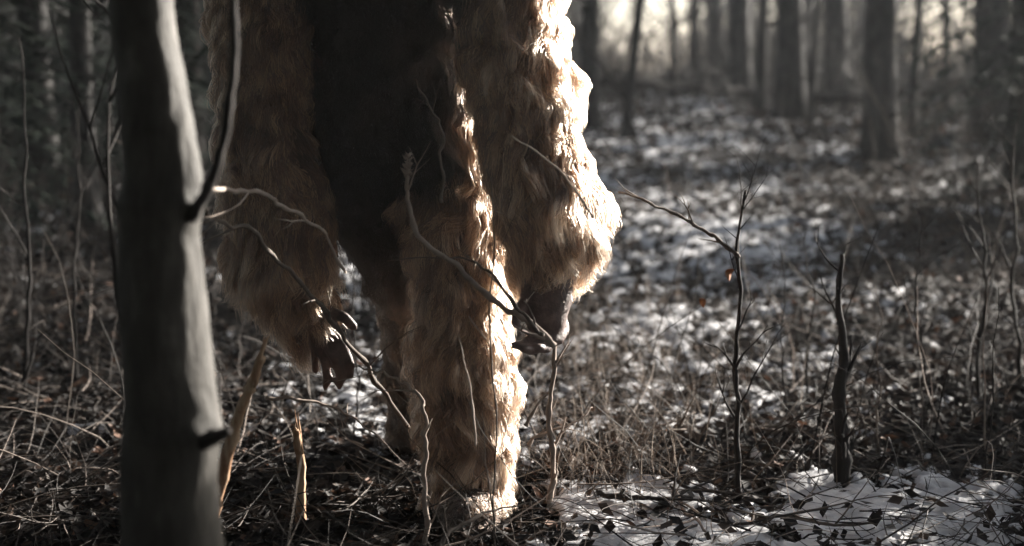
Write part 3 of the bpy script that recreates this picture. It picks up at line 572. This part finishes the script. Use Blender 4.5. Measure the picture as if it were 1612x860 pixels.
# hand at the left: hanging, fingers pointing down to the right
chain([(478, 470, 4.0, 28), (500, 505, 4.0, 30), (512, 528, 4.0, 26)], .6, 1)
finger([(520, 520, 3.98), (540, 545, 3.97), (552, 575, 3.98), (552, 592, 4.0)], .0155)
finger([(512, 534, 3.98), (528, 562, 3.96), (536, 592, 3.98), (534, 608, 4.0)], .0165)
finger([(502, 538, 4.0), (512, 568, 3.99), (516, 596, 4.0), (512, 610, 4.02)], .0155)
finger([(492, 530, 4.02), (496, 560, 4.02), (496, 584, 4.04)], .0135)
finger([(516, 490, 3.98), (542, 500, 3.96), (556, 514, 3.96)], .0165)
def build_creature():
    root = empty('furry_creature', (0, 4.1, 0)); tag(root, 'large shaggy brown ape-like creature striding forward, cropped at the chest, rim lit from the right', 'creature')
    mb = MB()
    for a, b, ra, rb, *_ in BONES: capsule(mb, a, b, ra, rb)
    # face: brow, muzzle, nose, ears (above the frame)
    hd = P(600, -810, 4.12)
    for dx, dy, dz, r in ((-.05, -.10, .035, .035), (.05, -.10, .035, .035), (0, -.10, .04, .035), (0, -.125, -.045, .055), (0, -.165, -.015, .022), (-.135, .0, 0, .03), (.135, 0, 0, .03)):
        c = hd + Vector((dx, dy, dz)); capsule(mb, c, c + Vector((0, 0, .01)), r, r)
    src = bpy.data.objects.new('tmp', mb.mesh('tmp', M['bark'])); C.objects.link(src)
    rm = src.modifiers.new('r', 'REMESH'); rm.mode = 'VOXEL'; rm.voxel_size = .0075
    sm = src.modifiers.new('s', 'SMOOTH'); sm.factor = .5; sm.iterations = 5
    dg = bpy.context.evaluated_depsgraph_get(); me = bpy.data.meshes.new_from_object(src.evaluated_get(dg)); bpy.data.objects.remove(src)
    me.name = 'body'; nv = len(me.vertices); co = np.empty(nv * 3); me.vertices.foreach_get('co', co); co = co.reshape(-1, 3)
    def bone_of(pp):
        best = np.full(len(pp), 1e9); idx = np.zeros(len(pp), int)
        for k, (a, b, ra, rb, *_) in enumerate(BONES):
            A = np.array(a); d = np.array(b) - A; L2 = d @ d; t = np.clip(((pp - A) @ d) / L2, 0, 1)
            ds = np.linalg.norm(pp - (A + t[:, None] * d), axis=1) - (ra + (rb - ra) * t); m = ds < best; best[m] = ds[m]; idx[m] = k
        return idx
    bi = bone_of(co); bare = np.array([b[5] for b in BONES])[bi].astype(np.float32)
    at = me.attributes.new('bare', 'FLOAT', 'POINT'); at.data.foreach_set('value', bare)
    m, n, out = mat('dark_hide'); ct = n.nodes.new('ShaderNodeTexCoord'); t = noise(n, 30, 5, ct.outputs['Object']); a_ = n.nodes.new('ShaderNodeAttribute'); a_.attribute_name = 'bare'
    r1 = ramp(n, [(.3, (.045, .030, .026)), (.55, (.11, .070, .060)), (.75, (.19, .12, .10))]); n.links.new(t.outputs[0], r1.inputs[0])
    mx = n.nodes.new('ShaderNodeMix'); mx.data_type = 'RGBA'; mx.inputs['A'].default_value = (.022, .015, .011, 1); n.links.new(a_.outputs['Fac'], mx.inputs['Factor']); n.links.new(r1.outputs[0], mx.inputs['B'])
    bp = n.nodes.new('ShaderNodeBump'); bp.inputs['Strength'].default_value = .5; bp.inputs['Distance'].default_value = .004; w2 = noise(n, 120, 4, ct.outputs['Object']); n.links.new(w2.outputs[0], bp.inputs['Height'])
    p = n.nodes.new('ShaderNodeBsdfPrincipled'); p.inputs['Roughness'].default_value = .6; n.links.new(mx.outputs['Result'], p.inputs['Base Color']); n.links.new(bp.outputs[0], p.inputs['Normal']); n.links.new(p.outputs[0], out.inputs[0])
    me.materials.clear(); me.materials.append(m); me.polygons.foreach_set('use_smooth', [True] * len(me.polygons))
    body = bpy.data.objects.new('body', me); C.objects.link(body); body.parent = root; body.location = -root.location
    # ---- fur
    me.calc_loop_triangles(); nt_ = len(me.loop_triangles); tri = np.empty(nt_ * 3, int); me.loop_triangles.foreach_get('vertices', tri); tri = tri.reshape(-1, 3)
    vn = np.empty(nv * 3); me.vertices.foreach_get('normal', vn); vn = vn.reshape(-1, 3)
    cen = co[tri].mean(1); e1 = co[tri[:, 1]] - co[tri[:, 0]]; e2 = co[tri[:, 2]] - co[tri[:, 0]]; area = .5 * np.linalg.norm(np.cross(e1, e2), axis=1)
    wgt = area * np.where(cen[:, 2] > 1.5, .12, 1) * (1 - bare[tri].mean(1)) ** 2
    wgt *= np.where(vn[tri].mean(1)[:, 1] > .35, .35, 1)
    N = 210000; pick = rng.choice(nt_, N, p=wgt / wgt.sum()); r1_, r2_ = rng.random(N), rng.random(N); fl = r1_ + r2_ > 1; r1_[fl] = 1 - r1_[fl]; r2_[fl] = 1 - r2_[fl]
    T = tri[pick]; rootp = co[T[:, 0]] + (co[T[:, 1]] - co[T[:, 0]]) * r1_[:, None] + (co[T[:, 2]] - co[T[:, 0]]) * r2_[:, None]; nrm = vn[T].mean(1); nrm /= np.linalg.norm(nrm, axis=1)[:, None]
    bk = bone_of(rootp); ax = np.array([np.array((b[1] - b[0]).normalized()) for b in BONES])[bk]
    dark = np.array([b[4] for b in BONES])[bk]; ln = np.maximum(np.array([b[6] for b in BONES])[bk], .02)
    def field(p, f, ph):
        x, y, z = p.T * f
        return np.stack([np.sin(y * 1.7 + 2 * np.sin(z * 1.1 + ph)) + np.sin(z * 2.3 + x + ph), np.sin(z * 1.3 + 2 * np.sin(x * 1.3 + ph)) + np.sin(x * 2.1 + y + ph), np.sin(x * 1.5 + 2 * np.sin(y * 1.2 + ph)) + np.sin(y * 2.6 + z + ph)], -1) * .5
    def curvepts(p, nr, ax, L, K=9):
        sw = field(p, 9, 1.3) * .50 + field(p, 30, 4.1) * .46
        cmb = ax * .55 + np.array([0, 0, -.62]) + sw; cmb -= nr * (cmb * nr).sum(1)[:, None] * .85; cmb /= np.linalg.norm(cmb, axis=1)[:, None]
        ts = np.linspace(0, 1, K); w1 = field(p, 30, .7); w2 = field(p, 55, 3.1)
        return np.stack([p + nr * (L * .50 * (t - .52 * t * t))[:, None] + cmb * (L * t)[:, None] + np.array([0, 0, -1.]) * (L * .22 * t * t)[:, None] + w1 * (L * .20 * math.sin(t * 6.5) * t)[:, None] + w2 * (L * .12 * math.sin(t * 11 + 1) * t)[:, None] for t in ts], 1)
    lk = .75 + .5 * rng.random(N) + .35 * field(rootp, 11, 2.2)[:, 0]
    # longer hair hanging from the elbows / forearms
    for (e, add) in ((P(925, 370, 3.84), .02), (P(430, 440, 4.0), .06)):
        d = np.linalg.norm(rootp - np.array(e), axis=1); ln = ln + add * np.exp(-(d / .10) ** 2)
    ln = np.where(rootp[:, 2] < .10, ln * .7, ln)
    wr = np.array(P(852, 455, 3.80)); ln = ln * (1 - .86 * np.exp(-(np.linalg.norm(rootp - wr, axis=1) / .085) ** 2))
    L = np.maximum(ln * lk, .015); pts = curvepts(rootp, nrm, ax, L); K = pts.shape[1]
    G = 7500; gi = rng.choice(N, G, replace=False); kd = kdtree.KDTree(G)
    for j, g in enumerate(gi): kd.insert(rootp[g], j)
    kd.balance(); near = np.array([kd.find(p)[1] for p in rootp]); gp = pts[gi[near]]
    ts = np.linspace(0, 1, K); amt = (.20 + .68 * rng.random(N))[:, None] * (ts[None, :] ** 1.5)
    off = rng.normal(0, .004, (N, 1, 3)) * ts[None, :, None]
    pts = pts * (1 - amt[..., None]) + gp * amt[..., None] + off + rng.normal(0, .0012, pts.shape) * ts[None, :, None]
    floor_ = .012; pts[..., 2] = np.maximum(pts[..., 2], floor_)
    hc = bpy.data.hair_curves.new('fur'); hc.add_curves([K] * N)
    hc.position_data.foreach_set('vector', pts.astype(np.float32).ravel())
    rd = (.00105 * (.6 + .8 * rng.random(N)))[:, None] * np.interp(ts, [0, .6, 1], [1, .8, .2])[None, :]
    ra_ = hc.attributes.get('radius') or hc.attributes.new('radius', 'FLOAT', 'POINT'); ra_.data.foreach_set('value', rd.astype(np.float32).ravel())
    at = hc.attributes.new('dark', 'FLOAT', 'CURVE')
    # soft shade painted into the coat: belly, thighs, inner arm; sunlit slit kept brown
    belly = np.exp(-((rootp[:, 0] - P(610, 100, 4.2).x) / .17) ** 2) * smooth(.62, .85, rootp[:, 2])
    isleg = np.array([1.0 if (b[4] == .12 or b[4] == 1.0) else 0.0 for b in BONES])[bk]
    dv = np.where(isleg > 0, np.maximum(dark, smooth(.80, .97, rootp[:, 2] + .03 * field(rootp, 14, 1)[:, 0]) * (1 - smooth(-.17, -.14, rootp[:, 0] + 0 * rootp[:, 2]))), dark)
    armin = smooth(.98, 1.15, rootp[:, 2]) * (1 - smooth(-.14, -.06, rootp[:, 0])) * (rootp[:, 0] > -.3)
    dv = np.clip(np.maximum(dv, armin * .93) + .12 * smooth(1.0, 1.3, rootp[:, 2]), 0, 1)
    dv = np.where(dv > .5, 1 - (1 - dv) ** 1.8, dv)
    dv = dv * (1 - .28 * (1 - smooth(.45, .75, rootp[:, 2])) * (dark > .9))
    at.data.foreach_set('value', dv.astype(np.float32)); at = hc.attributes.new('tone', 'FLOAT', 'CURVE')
    clump = rng.random(G)[near]; at.data.foreach_set('value', np.clip(0.62 * clump + .38 * rng.random(N), 0, 1).astype(np.float32))
    m, n, out = mat('shaggy_fur'); hi = n.nodes.new('ShaderNodeHairInfo'); ad = n.nodes.new('ShaderNodeAttribute'); ad.attribute_name = 'dark'; at_ = n.nodes.new('ShaderNodeAttribute'); at_.attribute_name = 'tone'
    r = ramp(n, [(0, (.034, .018, .011)), (.35, (.125, .071, .044)), (.7, (.36, .225, .145)), (1, (.68, .49, .35))]); n.links.new(at_.outputs['Fac'], r.inputs[0])
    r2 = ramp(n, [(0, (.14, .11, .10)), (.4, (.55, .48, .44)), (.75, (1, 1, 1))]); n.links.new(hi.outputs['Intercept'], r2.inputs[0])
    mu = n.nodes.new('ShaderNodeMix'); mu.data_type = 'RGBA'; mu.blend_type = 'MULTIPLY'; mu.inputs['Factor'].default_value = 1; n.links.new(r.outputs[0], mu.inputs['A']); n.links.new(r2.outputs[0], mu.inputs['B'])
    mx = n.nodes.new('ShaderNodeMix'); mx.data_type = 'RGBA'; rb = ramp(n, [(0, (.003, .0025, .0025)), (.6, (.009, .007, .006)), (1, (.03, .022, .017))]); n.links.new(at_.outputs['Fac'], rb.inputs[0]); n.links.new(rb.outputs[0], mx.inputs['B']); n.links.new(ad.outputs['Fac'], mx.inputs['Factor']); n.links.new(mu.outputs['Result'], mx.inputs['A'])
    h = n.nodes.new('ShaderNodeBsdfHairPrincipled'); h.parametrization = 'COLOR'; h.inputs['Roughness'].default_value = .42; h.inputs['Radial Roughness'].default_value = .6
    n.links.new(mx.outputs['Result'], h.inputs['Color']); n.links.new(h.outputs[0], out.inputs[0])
    hc.materials.append(m); fo = bpy.data.objects.new('fur', hc); C.objects.link(fo); fo.parent = root; fo.location = -root.location; fo['kind'] = 'stuff'
build_creature()
